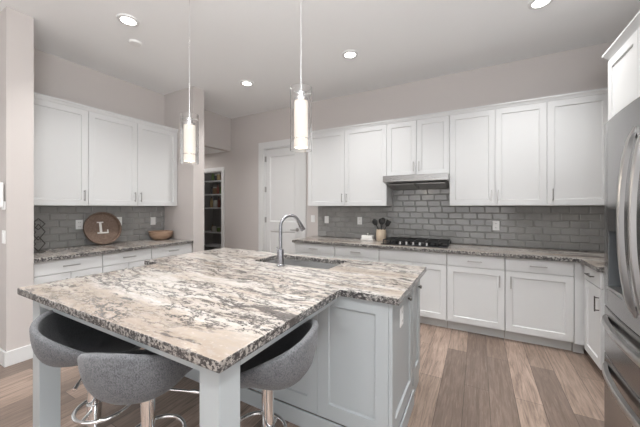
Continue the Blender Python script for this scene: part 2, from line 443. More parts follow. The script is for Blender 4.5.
upper('white two-door wall cabinet just right of the range hood', -.302, [-.302, .173, .645], [.140, .206])
upper('white single-door wall cabinet nearest the refrigerator on the back wall', .645, [.645, 1.15], [.692])
cabinet('cabinet_filler', 'plain white filler closing the wall cabinets into the right corner', 'cabinet', (1.151, YU, 0), 0, XR - .002 - 1.151, YW - .011 - YU, UZ0, UZ1, [], [])
def crown(name, label, axis, face, out, a, b, z=UZ1, h=.05):
    """Small crown strip: face = coordinate of the cabinet front, out = direction it steps."""
    s = out
    prof = [(face + s * -.05, z + .0005), (face + s * .022, z + .0005), (face + s * .024, z + .012), (face + s * .034, z + .03), (face + s * .040, z + .034), (face + s * .040, z + h), (face + s * -.05, z + h)]
    bm = bmesh.new(); extrude_profile(bm, prof, axis, a, b); return struct(name, bm, M['white'], label, smooth=30)
crown('trim_3', 'thin white crown strip along the tops of the back wall cabinets', 0, YU, -1, -2.33, XR - .004)
XU = -3.9935
def lcab(label, y0, ys, handles, name='wall_cabinet'):
    doors = [(a - y0, b - y0, UZ0, UZ1, (h - y0), UZ0 + .115) for (a, b), h in zip(zip(ys, ys[1:]), handles)]
    return cabinet(name, label, 'cabinet', (XU, y0, 0), pi / 2, ys[-1] - y0, XU - (XL + .011), UZ0, UZ1, doors, [], group='white wall cabinets on the left wall')
lcab('white single-door wall cabinet beside the near stub wall on the left', 1.066, [1.066, 1.638], [1.595])
lcab('white two-door wall cabinet above the wooden bowl on the left wall', 1.638, [1.638, 2.188, 2.770], [2.150, 2.226])
crown('trim_4', 'thin white crown strip along the tops of the left wall cabinets', 1, XU, 1, 1.064, 2.772)

# base cabinets
BZ = .873; DRZ = .735
def base(label, x0, x1, splits, dhandle, doorh, hm='nickel'):
    w = x1 - x0; doors = [(a - x0, b - x0, .11, DRZ, h - x0, DRZ - .115) for (a, b), h in zip(zip(splits, splits[1:]), doorh)]
    return cabinet('base_cabinet', label, 'cabinet', (x0, 3.565, 0), 0, w, YW - .011 - 3.565, .0, BZ, doors, [(0, w, DRZ, BZ, w / 2 if dhandle else None)], True, group='white base cabinets along the back wall', hm=hm)
base('white base cabinet at the far left end by the white door', -2.365, -1.718, [-2.365, -1.718], True, [-1.76])
base('white base cabinet below the beige utensil crock', -1.716, -1.094, [-1.716, -1.094], True, [-1.14])
base('wide white base cabinet with a plain front under the cooktop', -1.092, -.308, [-1.092, -.70, -.308], False, [-.74, -.66])
base('white base cabinet second from the corner, right of the cooktop', -.306, .248, [-.306, .248], True, [.20])
base('white base cabinet last before the right corner filler', .25, .80, [.25, .80], True, [.298])
cabinet('cabinet_filler', 'narrow white corner filler strip beside the right base cabinet', 'cabinet', (.802, 3.546, 0), 0, .082, .10, .0, BZ, [], [], True)
def lbase(label, y0, y1):
    w = y1 - y0
    return cabinet('base_cabinet', label, 'cabinet', (-3.66, y0, 0), pi / 2, w, -3.66 - (XL + .011), 0, BZ, [(0, w / 2, .11, DRZ, w / 2 - .04, DRZ - .115), (w / 2, w, .11, DRZ, w / 2 + .04, DRZ - .115)], [(0, w, DRZ, BZ, w / 2)], True, group='white base cabinets on the left wall')
lbase('white base cabinet below the wire ornament on the left', 1.068, 1.632)
lbase('white base cabinet in the middle under the round tray', 1.634, 2.177)
lbase('white base cabinet below the wooden bowl on the left', 2.179, 2.765)
# right run: base cabinet, tall pantry unit, over-fridge unit (face -X)
cabinet('base_cabinet', 'white base cabinet in the right corner with a dark square pull', 'cabinet', (.885, 3.51, 0), -pi / 2, .405, XR - .004 - .885, 0, BZ,
        [(0, .405, .085, DRZ, .372, DRZ - .13)], [(0, .405, DRZ, BZ, .2)], True, hm='bronze')
TZ = 2.545
cabinet('tall_cabinet', 'tall white two-door cabinet between the right counter and the refrigerator', 'cabinet', (.915, 3.08, 0), -pi / 2, 1.0, XR - .004 - .915, 0, TZ,
        [(.018, .50, 1.40, TZ - .012, .455, 1.5), (.50, .982, 1.40, TZ - .012, .545, 1.5), (.018, .50, .11, 1.40, .455, 1.28), (.50, .982, .11, 1.40, .545, 1.28)], [], True)
cabinet('overhead_cabinet', 'white cabinet above the refrigerator', 'cabinet', (.915, 2.078, 0), -pi / 2, 1.0, XR - .004 - .915, 1.90, TZ,
        [(.0, .50, 1.90, TZ - .012, .455, 2.0), (.50, 1.0, 1.90, TZ - .012, .545, 2.0)], [])
bm = bmesh.new()
fx = .915; prof = [(0, 0), (.006, .0), (.010, .012), (.034, .045), (.04, .048), (.04, .062), (0, .062)]
def mitre(bm):
    # crown running along the front (-X) and returning along the far end (+Y)
    A, B, C = [], [], []
    for o, z in prof:
        A.append(bm.verts.new((fx - o, 1.08, TZ + .0005 + z))); B.append(bm.verts.new((fx - o, 3.081 + o, TZ + .0005 + z))); C.append(bm.verts.new((XR - .005, 3.081 + o, TZ + .0005 + z)))
    n = len(prof)
    for P, Q in ((A, B), (B, C)):
        for i in range(n - 1): bm.faces.new((P[i], P[i + 1], Q[i + 1], Q[i]))
    D = bm.verts.new((XR - .005, 1.08, TZ + .0625)); bm.faces.new((A[-1], B[-1], C[-1], D))
mitre(bm)
struct('trim_5', bm, M['white'], 'deep white crown moulding on top of the tall cabinets at right', smooth=30)

# ------------------------------------------------------------------ worktops
def worktop(name, label, outline, z0, z1, holes=()):
    bm = bmesh.new(); poly_prism(bm, outline, z0, z1, holes)
    return tag(obj(name, bm, [M['granite'], M['graniteedge']], None, bevel=.005, seg=2), label, 'countertop')
worktop('countertop', 'L-shaped granite worktop along the back wall under the cooktop', [(-2.40, 3.513), (.838, 3.513), (.838, 3.09), (XR - .004, 3.09), (XR - .004, YW - .010), (-2.40, YW - .010)], .8745, CT)
worktop('countertop', 'short granite worktop on the left wall holding the tray and bowl', [(XL + .010, 1.064), (-3.612, 1.064), (-3.612, 2.772), (XL + .010, 2.772)], .8745, CT)
SX0, SX1, SY0, SY1 = -1.765, -1.015, 1.972, 2.365
worktop('island_countertop', 'large T-shaped granite island top with the sink cut into it',
        [(-2.40, .632), (-.703, .632), (-.703, 1.525), (-.362, 1.525), (-.362, 2.447), (-2.64, 2.447), (-2.64, 1.51), (-2.40, 1.51)], .874, CT,
        [[(SX0, SY0), (SX1, SY0), (SX1, SY1), (SX0, SY1)]])

# ------------------------------------------------------------------ island
isl = thing('kitchen_island', 'pale blue grey island with shaker panels and two square table legs', 'island', (-1.5, 1.5, 0))
def ip(name, bm, m=None, **kw):
    for v in bm.verts: v.co -= Vector((-1.5, 1.5, 0))
    return obj(name, bm, m or M['island'], isl, **kw)
IX0, IX1, IY0, IY1, IZ = -2.58, -.425, 1.57, 2.40, .873
ip('body', boxes((IX0, IX0 + .02, IY0, IY1, .1, IZ), (IX1 - .02, IX1, IY0, IY1, .1, IZ), (IX0 + .02, IX1 - .02, IY0, IY0 + .02, .1, IZ), (IX0 + .02, IX1 - .02, IY1 - .02, IY1, .1, IZ), (IX0 + .02, IX1 - .02, IY0 + .02, IY1 - .02, .1, .12)))
n = 5; xs = [IX0, -2.15, -1.72, -1.295, -.868, IX1]
for a, b in zip(xs, xs[1:]):
    bm = bmesh.new(); shaker(bm, a + .001, b - .001, .11, IZ - .002, IY0 - .0205, .02, [(a + .075, b - .075, .20, IZ - .075)], .011, .006); ip('panel', bm)
for y0, y1 in ((IY0 - .02, 2.10), (2.13, IY1)):
    bm = bmesh.new(); shaker(bm, 0, y1 - y0, .11, IZ - .002, 0, .02, [(.07, y1 - y0 - .07, .20, IZ - .075)], .011, .006)
    bmesh.ops.transform(bm, matrix=Matrix.Translation((IX1 + .0205, y0, 0)) @ Matrix.Rotation(pi / 2, 4, 'Z'), verts=bm.verts)
    ip('panel', bm)
ip('baseboard', boxes((IX0 - .02, IX1 + .032, IY0 - .032, IY0 - .021, 0, .105), (IX1 + .021, IX1 + .032, IY0 - .021, 2.10, 0, .105), (IX1, IX1 + .012, 2.10, IY1, 0, .105)), bevel=.003)
for (lx, ly) in ((-.83, .66), (-2.262, .66)):
    ip('leg', boxes((lx, lx + .095, ly, ly + .095, 0, .8735)), bevel=.002)
ip('apron', boxes((-2.262 + .096, -.831, .662, .684, .835, .8735), (-.757, -.735, .756, IY0 - .022, .835, .8735), (-2.262, -2.24, .756, IY0 - .022, .835, .8735),
                  (-2.24, -.757, .684, IY0 - .022, .862, .8735)))
for y, z in ((1.95, .79), (2.33, .775)):
    bm = bmesh.new(); tube(bm, [(IX1 + .0205, y, z), (IX1 + .033, y, z)], .006, 12); tube(bm, [(IX1 + .031, y, z), (IX1 + .036, y, z), (IX1 + .045, y, z)], [.010, .014, .011], 14)
    ip('knob', bm, M['bronze'], smooth=40)

# sink and faucet
snk = thing('kitchen_sink', 'undermount stainless sink sunk into the island top', 'sink', (-1.39, 2.168, .65))
bm = bmesh.new()
a0, a1, b0, b1 = SX0 - .004, SX1 + .004, SY0 - .004, SY1 + .004
r = []
for (o, z) in ((.016, .8735), (0, .8735), (.0, .80), (-.012, .68), (-.045, .664)):
    r.append([bm.verts.new((x + 1.39, y - 2.168, z - .65)) for x, y in ((a0 - o, b0 - o), (a1 + o, b0 - o), (a1 + o, b1 + o), (a0 - o, b1 + o))])
for p, q in zip(r, r[1:]):
    for i in range(4): bm.faces.new((p[i], p[(i + 1) % 4], q[(i + 1) % 4], q[i]))
bm.faces.new(r[-1]); obj('basin', bm, M['sinksteel'], snk)
bm = bmesh.new(); lathe(bm, [(.045, .015), (.045, .019), (.03, .017)], (0, .05, 0), 24); obj('drain', bm, M['chrome'], snk, 40)
fc = thing('kitchen_faucet', 'tall gunmetal gooseneck faucet standing on the island before the sink', 'faucet', (-1.409, 1.90, CT), radians(-24))
bm = bmesh.new(); lathe(bm, [(.033, .0005), (.033, .012), (.027, .018), (.026, .11), (.024, .135), (.017, .14)], n=28); obj('base', bm, M['gunmetal'], fc, 40)
R = .092
pts = [(0, 0, .138), (0, 0, .22), (0, 0, .30)] + [(0, R - R * cos(t), .318 + R * sin(t)) for t in [pi * k / 14 for k in range(0, 13)]]
e = Vector(pts[-1]); tdir = (e - Vector(pts[-2])).normalized()
bm = bmesh.new(); tube(bm, pts, .0135, 14); obj('spout', bm, M['gunmetal'], fc, 50)
bm = bmesh.new(); tube(bm, [e - tdir * .004, e + tdir * .008, e + tdir * .04, e + tdir * .085, e + tdir * .089], [.0145, .0165, .018, .0215, .019], 16); obj('spray_head', bm, M['gunmetal'], fc, 50)
bm = bmesh.new(); tube(bm, [(-.024, 0, .075), (-.048, 0, .075)], .013, 14); tube(bm, [(-.042, 0, .078), (-.062, .004, .115), (-.075, .008, .145)], [.008, .006, .005], 10); obj('lever', bm, M['gunmetal'], fc, 40)

# ------------------------------------------------------------------ recessed lights
def downlight(x, y, label):
    t = thing('recessed_light', label, 'ceiling light', (x, y, ZC - .012), 0, 'recessed ceiling lights')
    bm = bmesh.new(); lathe(bm, [(.062, .002), (.064, -.002), (.088, .0), (.092, .0115)], n=36, cap=False); obj('trim_ring', bm, M['trim'], t, 50)
    bm = bmesh.new(); lathe(bm, [(.001, .0035), (.0625, .0045), (.0625, .008), (.001, .008)], n=36, cap=False); obj('lens', bm, M['lens'], t, 50)
    l = bpy.data.lights.new('recessed_light_lamp', 'AREA'); l.shape = 'DISK'; l.size = .12; l.energy = CAN_POWER; l.spread = radians(115); l.color = (1, .988, .972)
    o = bpy.data.objects.new('lamp', l); o.parent = t; o.location = (0, 0, -.004); COL.objects.link(o)
downlight(-2.875, 1.5, 'round lit recessed ceiling light nearest the left wall cabinets')
downlight(-2.864, 3.07, 'round lit recessed ceiling light farthest away, before the hallway header')
downlight(-1.285, 3.06, 'round lit recessed ceiling light above the wall cabinet left of the hood')
downlight(.473, 3.06, 'recessed ceiling light cut by the top edge of the photo, toward the refrigerator')
for x, y in ((-1.285, 1.5), (.40, 1.5), (-2.875, -.1), (-1.285, -.1), (.40, -.1)):
    downlight(x, y, 'recessed ceiling light overhead outside the photograph')
det = thing('smoke_detector', 'small white round detector on the ceiling beside a recessed light', 'detector', (-3.20, 1.74, ZC))
bm = bmesh.new(); lathe(bm, [(.062, -.0005), (.062, -.012), (.055, -.022), (.001, -.024)], n=32, cap=False); obj('cover', bm, M['plastic'], det, 40)

# ------------------------------------------------------------------ pendants
def pendant(x, y, zb, label):
    t = thing('pendant_light', label, 'pendant light', (x, y, zb), 0, 'glass cylinder pendants over the island')
    H = .398; Ro = .069
    bm = bmesh.new(); lathe(bm, [(Ro, 0), (Ro, H), (Ro - .004, H), (Ro - .004, 0), (Ro, 0)], n=40, cap=False); obj('glass_cylinder', bm, M['glass'], t, 50)
    bm = bmesh.new(); lathe(bm, [(.001, .018), (.041, .018), (.043, .023), (.043, .305), (.040, .31), (.001, .31)], n=36, cap=False); obj('frosted_shade', bm, M['frost'], t, 50)
    bm = bmesh.new(); lathe(bm, [(.001, .3105), (.045, .3105), (.045, .33), (.026, .334), (.026, .37), (.001, .375)], n=32, cap=False)
    for k in range(3):
        a = k * 2 * pi / 3 + .4
        tube(bm, [(.02 * cos(a), .02 * sin(a), .355), ((Ro - .005) * cos(a), (Ro - .005) * sin(a), .355)], .004, 8)
    obj('socket', bm, M['chrome'], t, 40)
    bm = bmesh.new(); tube(bm, [(.047 * cos(a), .047 * sin(a), .075) for a in [2 * pi * k / 36 for k in range(36)]], .003, 8, True); obj('ring', bm, M['chrome'], t, 50)
    bm = bmesh.new(); tube(bm, [(0, 0, .37), (0, 0, ZC - zb - .03)], .0032, 10); obj('rod', bm, M['chrome'], t, 50)
    bm = bmesh.new(); lathe(bm, [(.06, ZC - zb - .0005), (.06, ZC - zb - .02), (.01, ZC - zb - .032)], n=28); obj('canopy', bm, M['chrome'], t, 40)
    l = bpy.data.lights.new('pendant_lamp', 'POINT'); l.shadow_soft_size = .05; l.energy = PENDANT_POWER; l.color = (1, .88, .72)
    o = bpy.data.objects.new('lamp', l); o.parent = t; o.location = (0, 0, -.05); COL.objects.link(o)
pendant(-2.056, 1.54, 1.748, 'left glass cylinder pendant, hanging before the narrow wall end')
pendant(-.982, 1.54, 1.752, 'right glass cylinder pendant, hanging before the white door')

# ------------------------------------------------------------------ range hood, cooktop
hd = thing('range_hood', 'slim stainless under-cabinet range hood above the cooktop', 'range hood', (-.69, 3.66, 1.70))
w = .388
bm = bmesh.new(); extrude_profile(bm, [(0, .02), (.0, .0965), (.488, .0965), (.488, -.06), (.46, -.062), (.03, .012)], 0, -w, w); obj('body', bm, M['steelh'], hd, bevel=.003)
bm = bmesh.new(); box(bm, -w - .001, w + .001, -.006, -.0005, .016, .0965); obj('front_lip', bm, M['steelh'], hd, bevel=.002)
for sx in (-.18, .18):
    bm = bmesh.new(); A = Vector((0, .09, -.0025)); B = Vector((0, .43, -.058))
    v = [bm.verts.new((sx + dx, p.y, p.z - .0055 - dz)) for dz in (0, .004) for p, dx in ((A, -.16), (A, .16), (B, .16), (B, -.16))]
    for f in ((0, 1, 2, 3), (4, 5, 6, 7), (0, 1, 5, 4), (1, 2, 6, 5), (2, 3, 7, 6), (3, 0, 4, 7)): bm.faces.new([v[i] for i in f])
    obj('filter', bm, M['nickel'], hd)
ck = thing('gas_cooktop', 'black gas cooktop with cast grates and a row of silver knobs', 'cooktop', (-.70, 3.86, CT))
obj('base_plate', boxes((-.395, .395, -.235, .245, .0008, .014)), M['blackglass'], ck, bevel=.003)
for gx in (-.265, 0, .265):
    bm = bmesh.new(); a, b, c, d = gx - .125, gx + .125, -.135, .225; z = .052
    for (p, q) in (((a, c), (b, c)), ((b, c), (b, d)), ((b, d), (a, d)), ((a, d), (a, c)), ((a, .045), (b, .045)), ((gx, c), (gx, d)), ((a, -.05), (b, -.05)), ((a, .135), (b, .135))):
        tube(bm, [(*p, z), (*q, z)], .0065, 6)
    for p in ((a, c), (b, c), (a, d), (b, d)): tube(bm, [(*p, z), (*p, .0142)], .007, 6)
    obj('grate', bm, M['black'], ck)
for bx, by in ((-.265, .13), (-.265, -.05), (0, .045), (.265, .13), (.265, -.05)):
    bm = bmesh.new(); lathe(bm, [(.045, .0142), (.045, .022), (.03, .024), (.03, .034), (.001, .036)], (bx, by, 0), 24); obj('burner', bm, M['black'], ck, 40)
for k in range(5):
    bm = bmesh.new(); lathe(bm, [(.019, .0142), (.019, .02), (.015, .023), (.014, .046), (.001, .048)], (-.16 + k * .08, -.19, 0), 20); obj('knob', bm, M['chrome'], ck, 40)

# ------------------------------------------------------------------ refrigerator (faces -X)
FX, FY0, FY1, FZ = .585, 1.106, 2.05, 1.83; FM = (FY0 + FY1) / 2; FH = (FY1 - FY0) / 2
def face(y): return FX - .028 * (1 - ((y - FM) / FH) ** 2)
fr = thing('refrigerator', 'stainless four-door refrigerator with bowed handles at the right edge', 'refrigerator', (1.05, FM, 0))
def fo(name, bm, m, parent=fr, **kw):
    for v in bm.verts: v.co -= Vector((1.05, FM, 0))
    return obj(name, bm, m, parent, **kw)
fo('body', boxes((.665, 1.47, FY0 + .008, FY1 - .008, .04, FZ - .02)), M['fridgeside'])
fo('base_grille', boxes((.66, .70, FY0 + .01, FY1 - .01, .0, .055)), M['rubber'])
def curved_slab(bm, y0, y1, z0, z1, xb=.66, n=12, hole=None):
    ys = [y0 + (y1 - y0) * k / n for k in range(n + 1)]
    if hole: ys = sorted(set(ys + [hole[0], hole[1]]))
    zs = [z0, z1] if not hole else [z0, hole[2], hole[3], z1]
    G = {(i, j): bm.verts.new((face(y), y, z)) for i, y in enumerate(ys) for j, z in enumerate(zs)}
    Bk = {(i, j): bm.verts.new((xb, y, z)) for i, y in enumerate(ys) for j, z in enumerate(zs)}
    ni, nj = len(ys) - 1, len(zs) - 1
    for i in range(ni):
        for j in range(nj):
            inh = hole and hole[0] - 1e-6 <= ys[i] and ys[i + 1] <= hole[1] + 1e-6 and j == 1
            if not inh: bm.faces.new((G[i, j], G[i + 1, j], G[i + 1, j + 1], G[i, j + 1]))
            bm.faces.new((Bk[i, j], Bk[i, j + 1], Bk[i + 1, j + 1], Bk[i + 1, j]))
        bm.faces.new((G[i, 0], Bk[i, 0], Bk[i + 1, 0], G[i + 1, 0])); bm.faces.new((G[i, nj], G[i + 1, nj], Bk[i + 1, nj], Bk[i, nj]))
    for j in range(nj):
        bm.faces.new((G[0, j], G[0, j + 1], Bk[0, j + 1], Bk[0, j])); bm.faces.new((G[ni, j], Bk[ni, j], Bk[ni, j + 1], G[ni, j + 1]))
    if hole:
        i0 = min(range(len(ys)), key=lambda i: abs(ys[i] - hole[0])); i1 = min(range(len(ys)), key=lambda i: abs(ys[i] - hole[1]))
        dpt = .055; C = [(hole[0], hole[2]), (hole[1], hole[2]), (hole[1], hole[3]), (hole[0], hole[3])]
        K = [bm.verts.new((face(y) + dpt, y, z)) for y, z in C]
        for j in (1, 2):
            kk = (K[0], K[1]) if j == 1 else (K[3], K[2])
            bm.faces.new([G[i, j] for i in range(i0, i1 + 1)] + [kk[1], kk[0]]).material_index = 1
        bm.faces.new((G[i0, 1], G[i0, 2], K[3], K[0])).material_index = 1; bm.faces.new((G[i1, 1], G[i1, 2], K[2], K[1])).material_index = 1
        bm.faces.new(K).material_index = 1
DT = 1.03; D2 = .655
# the far door carries the dispenser
bm = bmesh.new(); curved_slab(bm, FM + .002, FY1, .885, FZ, hole=(1.76, 1.968, .985, 1.385)); fd = fo('door', bm, [M['steel'], M['dispenser']], smooth=30, bevel=.004)
bm = bmesh.new(); curved_slab(bm, FY0, FM - .002, .885, FZ); fd2 = fo('door', bm, M['steel'], smooth=30, bevel=.004)
bm = bmesh.new(); curved_slab(bm, FY0, FY1, .640, .880); fd3 = fo('drawer', bm, M['steel'], smooth=30, bevel=.004)
bm = bmesh.new(); curved_slab(bm, FY0, FY1, .058, .635); fd4 = fo('drawer', bm, M['steel'], smooth=30, bevel=.004)
fo('control_panel', boxes((face(1.9) + .006, face(1.9) + .05, 1.763, 1.966, 1.275, 1.384)), M['rubber'], fd)
bm = bmesh.new(); lathe(bm, [(.012, 1.23), (.016, 1.274)], (face(1.9) + .03, 1.90, 0), 14); fo('nozzle', bm, M['plastic'], fd, smooth=40)
fo('drip_tray', boxes((face(1.9) + .0, face(1.9) + .05, 1.763, 1.966, .9855, .998)), M['nickel'], fd)
def vhandle(y, parent):
    bm = bmesh.new(); z0, z1 = .95, 1.715; pts = []
    n = 18; A = []
    for k in range(n + 1):
        t = k / n; z = z0 + (z1 - z0) * t; bow = .050 * (1 - (2 * t - 1) ** 2) ** .62
        A.append((face(y) - .001 - bow, z))
    rings = []
    for k, (x, z) in enumerate(A):
        dx = A[min(k + 1, n)][0] - A[max(k - 1, 0)][0]; dz = A[min(k + 1, n)][1] - A[max(k - 1, 0)][1]; L = math.hypot(dx, dz); nx, nz = dz / L, -dx / L
        if k == 0: nx, nz = .2, 1
        if k == n: nx, nz = .2, -1
        th = .015
        rings.append([bm.verts.new(p) for p in ((x, y - .011, z), (x - nx * .004, y - .006, z - nz * .004), (x - nx * .004, y + .006, z - nz * .004), (x, y + .011, z), (x + nx * th, y + .011, z + nz * th), (x + nx * th, y - .011, z + nz * th))])
    for p, q in zip(rings, rings[1:]):
        for i in range(6): bm.faces.new((p[i], p[(i + 1) % 6], q[(i + 1) % 6], q[i]))
    bm.faces.new(rings[0]); bm.faces.new(rings[-1])
    return fo('handle', bm, M['steelbar'], parent, smooth=35)
M['steelbar'] = mat('polished stainless bar', (.50, .49, .48), .28, 1)
vhandle(FM + .052, fd); vhandle(FM - .052, fd2)
def hhandle(z, parent):
    bm = bmesh.new(); n = 24; rings = []
    for k in range(n + 1):
        t = k / n; y = FY0 + .03 + (FY1 - FY0 - .06) * t; bow = .040 * (1 - (2 * t - 1) ** 2) ** .5
        x = face(y) - .001 - bow; h = .016
        rings.append([bm.verts.new(p) for p in ((x, y, z - h), (x - .004, y, z - h * .5), (x - .004, y, z + h * .5), (x, y, z + h), (x + .018, y, z + h), (x + .018, y, z - h))])
    for p, q in zip(rings, rings[1:]):
        for i in range(6): bm.faces.new((p[i], p[(i + 1) % 6], q[(i + 1) % 6], q[i]))
    bm.faces.new(rings[0]); bm.faces.new(rings[-1])
    return fo('handle', bm, M['steelbar'], parent, smooth=35)
hhandle(.825, fd3); hhandle(.58, fd4)

# ------------------------------------------------------------------ bar stools
def make_stool(label):
    t = thing('bar_stool', label, 'stool', (0, 0, 0), 0, 'grey tweed bar stools at the island')
    NA, NT_ = 48, 14; Zb = .588
    def rim(phi):           # phi=0 at the back (-Y)
        a = abs((phi + pi) % (2 * pi) - pi)
        return .628 + .202 * ((1 + cos(a)) / 2) ** 1.15
    def rad(phi):
        a = abs((phi + pi) % (2 * pi) - pi)
        c, s_ = abs(cos(a)), abs(sin(a)); ex = 2.6
        k = (c ** ex + s_ ** ex) ** (-1 / ex)
        return .24 * k * (1 - .08 * s_)
    def pt(phi, tt, off):
        R_ = rad(phi); zr = rim(phi)
        q = sin(min(tt, 1) * pi / 2) ** .85
        a = abs((phi + pi) % (2 * pi) - pi); z = Zb + (zr - Zb) * (tt ** (1.55 + 1.5 * max(0, cos(a))))
        r = (R_ * (q * .90 + .10 * tt) - off * (tt ** .7)); z = z + off * (1 - tt ** 3) * 1.0
        return Vector((r * sin(phi), -r * cos(phi), z))
    outer = bmesh.new(); ph = [2 * pi * i / NA for i in range(NA)]
    rings = [[outer.verts.new(pt(p, k / NT_, 0)) for p in ph] for k in range(1, NT_ + 1)]
    th = .03
    def rimring(f):   # rolled lip from the outer to the inner rim
        out = []
        for p in ph:
            a = pt(p, 1, 0); b = pt(p, 1, th); m_ = (a + b) / 2; h = (a - b) / 2
            out.append(outer.verts.new(m_ + h * cos(f) + Vector((0, 0, h.length * sin(f)))))
        return out
    rings += [rimring(f) for f in (pi * .2, pi * .4, pi * .6, pi * .8, pi)]
    for a, b in zip(rings, rings[1:]):
        for i in range(NA): outer.faces.new((a[i], a[(i + 1) % NA], b[(i + 1) % NA], b[i]))
    outer.faces.new(rings[0]); obj('shell', outer, M['tweed'], t, 60)
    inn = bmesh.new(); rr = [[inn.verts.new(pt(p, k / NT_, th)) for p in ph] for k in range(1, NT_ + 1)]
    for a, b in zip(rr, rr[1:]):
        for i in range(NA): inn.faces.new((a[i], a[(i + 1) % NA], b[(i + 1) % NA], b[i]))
    inn.faces.new(rr[0]); l = obj('seat_inside_shaded', inn, M['charcoal'], t, 60); l['label'] = 'inner seat surface darkened with table shade'
    bm = bmesh.new(); lathe(bm, [(.085, .5875), (.085, .59), (.034, .58), (.034, .565)], n=28); obj('seat_plate', bm, M['bronze'], t, 40)
    bm = bmesh.new(); lathe(bm, [(.029, .02), (.029, .40), (.029, .578)], n=24); obj('pole', bm, M['chrome'], t, 40)
    bm = bmesh.new(); lathe(bm, [(.205, .0005), (.205, .008), (.19, .014), (.06, .028), (.032, .05), (.027, .06)], n=48); obj('base', bm, M['chrome'], t, 30)
    bm = bmesh.new(); pts = [(.125 * sin(a), .05 + .13 * -cos(a), .32) for a in [2 * pi * k / 40 for k in range(40)]]
    tube(bm, pts, .0095, 10, True); lathe(bm, [(.034, .295), (.034, .345)], n=24); 
    for s in (-1, 1): tube(bm, [(s * .02, .0, .32), (s * .113, -.005, .32)], .008, 8)
    obj('footrest', bm, M['chrome'], t, 50)
    bm = bmesh.new(); tube(bm, [(.02, 0, .575), (.10, .01, .565), (.19, .02, .552)], .0055, 8); tube(bm, [(.185, .02, .553), (.225, .024, .547)], .008, 8); obj('lever', bm, M['chrome'], t, 50)
    return t
s0 = make_stool('grey tweed bar stool in the foreground, second from the left at the island front')
s0.location = (-1.307, .766, 0); s0.rotation_euler = (0, 0, radians(27))
dup(s0, (-1.806, .77, 0), radians(-48), 'grey tweed bar stool farthest left, beside the left island leg')
dup(s0, (-.875, 1.08, 0), radians(107), 'grey tweed bar stool on the right side of the island, behind the near leg')

# ------------------------------------------------------------------ things on the counters
# round wooden tray with the letter L, leaning on the left splashback
tr = thing('round_tray', 'round brown wooden tray with a white letter L leaning on the left splashback', 'tray', (-4.175, 1.885, CT + .002))
R = .208
tilt = Matrix.Rotation(radians(-12), 4, 'Y') @ Matrix.Translation((0, 0, R)) @ Matrix.Rotation(radians(90), 4, 'Y')
def tp(name, bm, m, **kw):
    bmesh.ops.transform(bm, matrix=tilt, verts=bm.verts)
    return obj(name, bm, m, tr, **kw)
bm = bmesh.new(); lathe(bm, [(.001, 0), (.18, 0), (R, .012), (R, .048), (R - .014, .048), (R - .024, .016), (.001, .014)], n=48, cap=False); tp('dish', bm, M['walnut'], smooth=40)
bm = bmesh.new()   # in the tray plane: local x runs down the tray, y runs to the right
for (a, b, c, d) in ((-.085, .065, -.035, -.008), (-.085, -.072, -.058, .014), (.048, .066, -.062, .062), (.018, .066, .048, .062), (.05, .066, -.062, -.01)):
    box(bm, a, b, c, d, .0145, .019)
lt = tp('letter', bm, M['ceramic']); lt['label'] = 'white letter L'
bw = thing('wooden_bowl', 'tan wooden bowl on the left worktop by the narrow wall end', 'bowl', (-4.11, 2.60, CT))
bm = bmesh.new(); lathe(bm, [(.001, .001), (.075, .001), (.115, .02), (.15, .065), (.162, .125), (.155, .127), (.14, .07), (.10, .03), (.001, .018)], n=48, cap=False); obj('bowl_shell', bm, M['bowlwood'], bw, 50)
ws = thing('wire_ornament', 'black wire geometric ornament on the left worktop against the stub wall', 'ornament', (-4.10, 1.20, CT))
bm = bmesh.new()
for oy, ox in ((-.035, 0), (.035, .02)):
    for z0, z1 in ((.01, .17), (.13, .30), (.24, .36)):
        zm = (z0 + z1) / 2; P = [(ox, oy, z0), (ox, oy + .055, zm), (ox, oy, z1), (ox, oy - .055, zm)]
        for i in range(4): tube(bm, [P[i], P[(i + 1) % 4]], .0045, 6)
obj('wire_frame', bm, M['bronze'], ws)
obj('base', boxes((-.03, .05, -.085, .085, .0005, .012)), M['bronze'], ws, bevel=.002)
cr = thing('utensil_crock', 'beige stoneware crock left of the cooktop holding black utensils', 'crock', (-1.215, 4.04, CT))
bm = bmesh.new(); lathe(bm, [(.001, .001), (.062, .001), (.068, .008), (.072, .08), (.070, .15), (.066, .16), (.060, .158), (.062, .08), (.056, .012), (.001, .012)], n=36, cap=False); obj('jar', bm, M['crock'], cr, 50)
def utensil(name, label, a, lean, head):
    t = thing(name, label, 'utensil', (-1.215, 4.04, CT + .014), 0, 'black utensils in the crock')
    d = Vector((cos(a) * lean, sin(a) * lean, 1)).normalized(); st = Vector((-.022 * cos(a), -.022 * sin(a), .006))
    bm = bmesh.new(); tube(bm, [st, st + d * .215], .006, 8); obj('shaft', bm, M['black'], t, 50)
    bm = bmesh.new(); c = st + d * .215; ax = d.cross(Vector((0, 1, 0))).normalized()
    if head == 'spoon': prof = [(0, .010), (.02, .030), (.055, .040), (.085, .032), (.1, .008)]
    elif head == 'turner': prof = [(0, .010), (.018, .03), (.05, .034), (.085, .036), (.09, .030)]
    else: prof = [(0, .008), (.012, .018), (.04, .026), (.07, .024), (.082, .010)]
    nrm = ax.cross(d).normalized(); rings = []
    for s, w_ in prof:
        p = c + d * s
        rings.append([bm.verts.new(p + ax * (w_ * cos(q)) + nrm * (.007 * sin(q))) for q in [2 * pi * k / 12 for k in range(12)]])
    for p, q in zip(rings, rings[1:]):
        for i in range(12): bm.faces.new((p[i], p[(i + 1) % 12], q[(i + 1) % 12], q[i]))
    bm.faces.new(rings[0]); bm.faces.new(rings[-1]); obj('head', bm, M['black'], t, 50)
utensil('serving_spoon', 'black spoon leaning farthest left in the beige crock', radians(183), .46, 'spoon')
utensil('ladle', 'black utensil standing upright at the middle left of the crock', radians(150), .13, 'ladle')
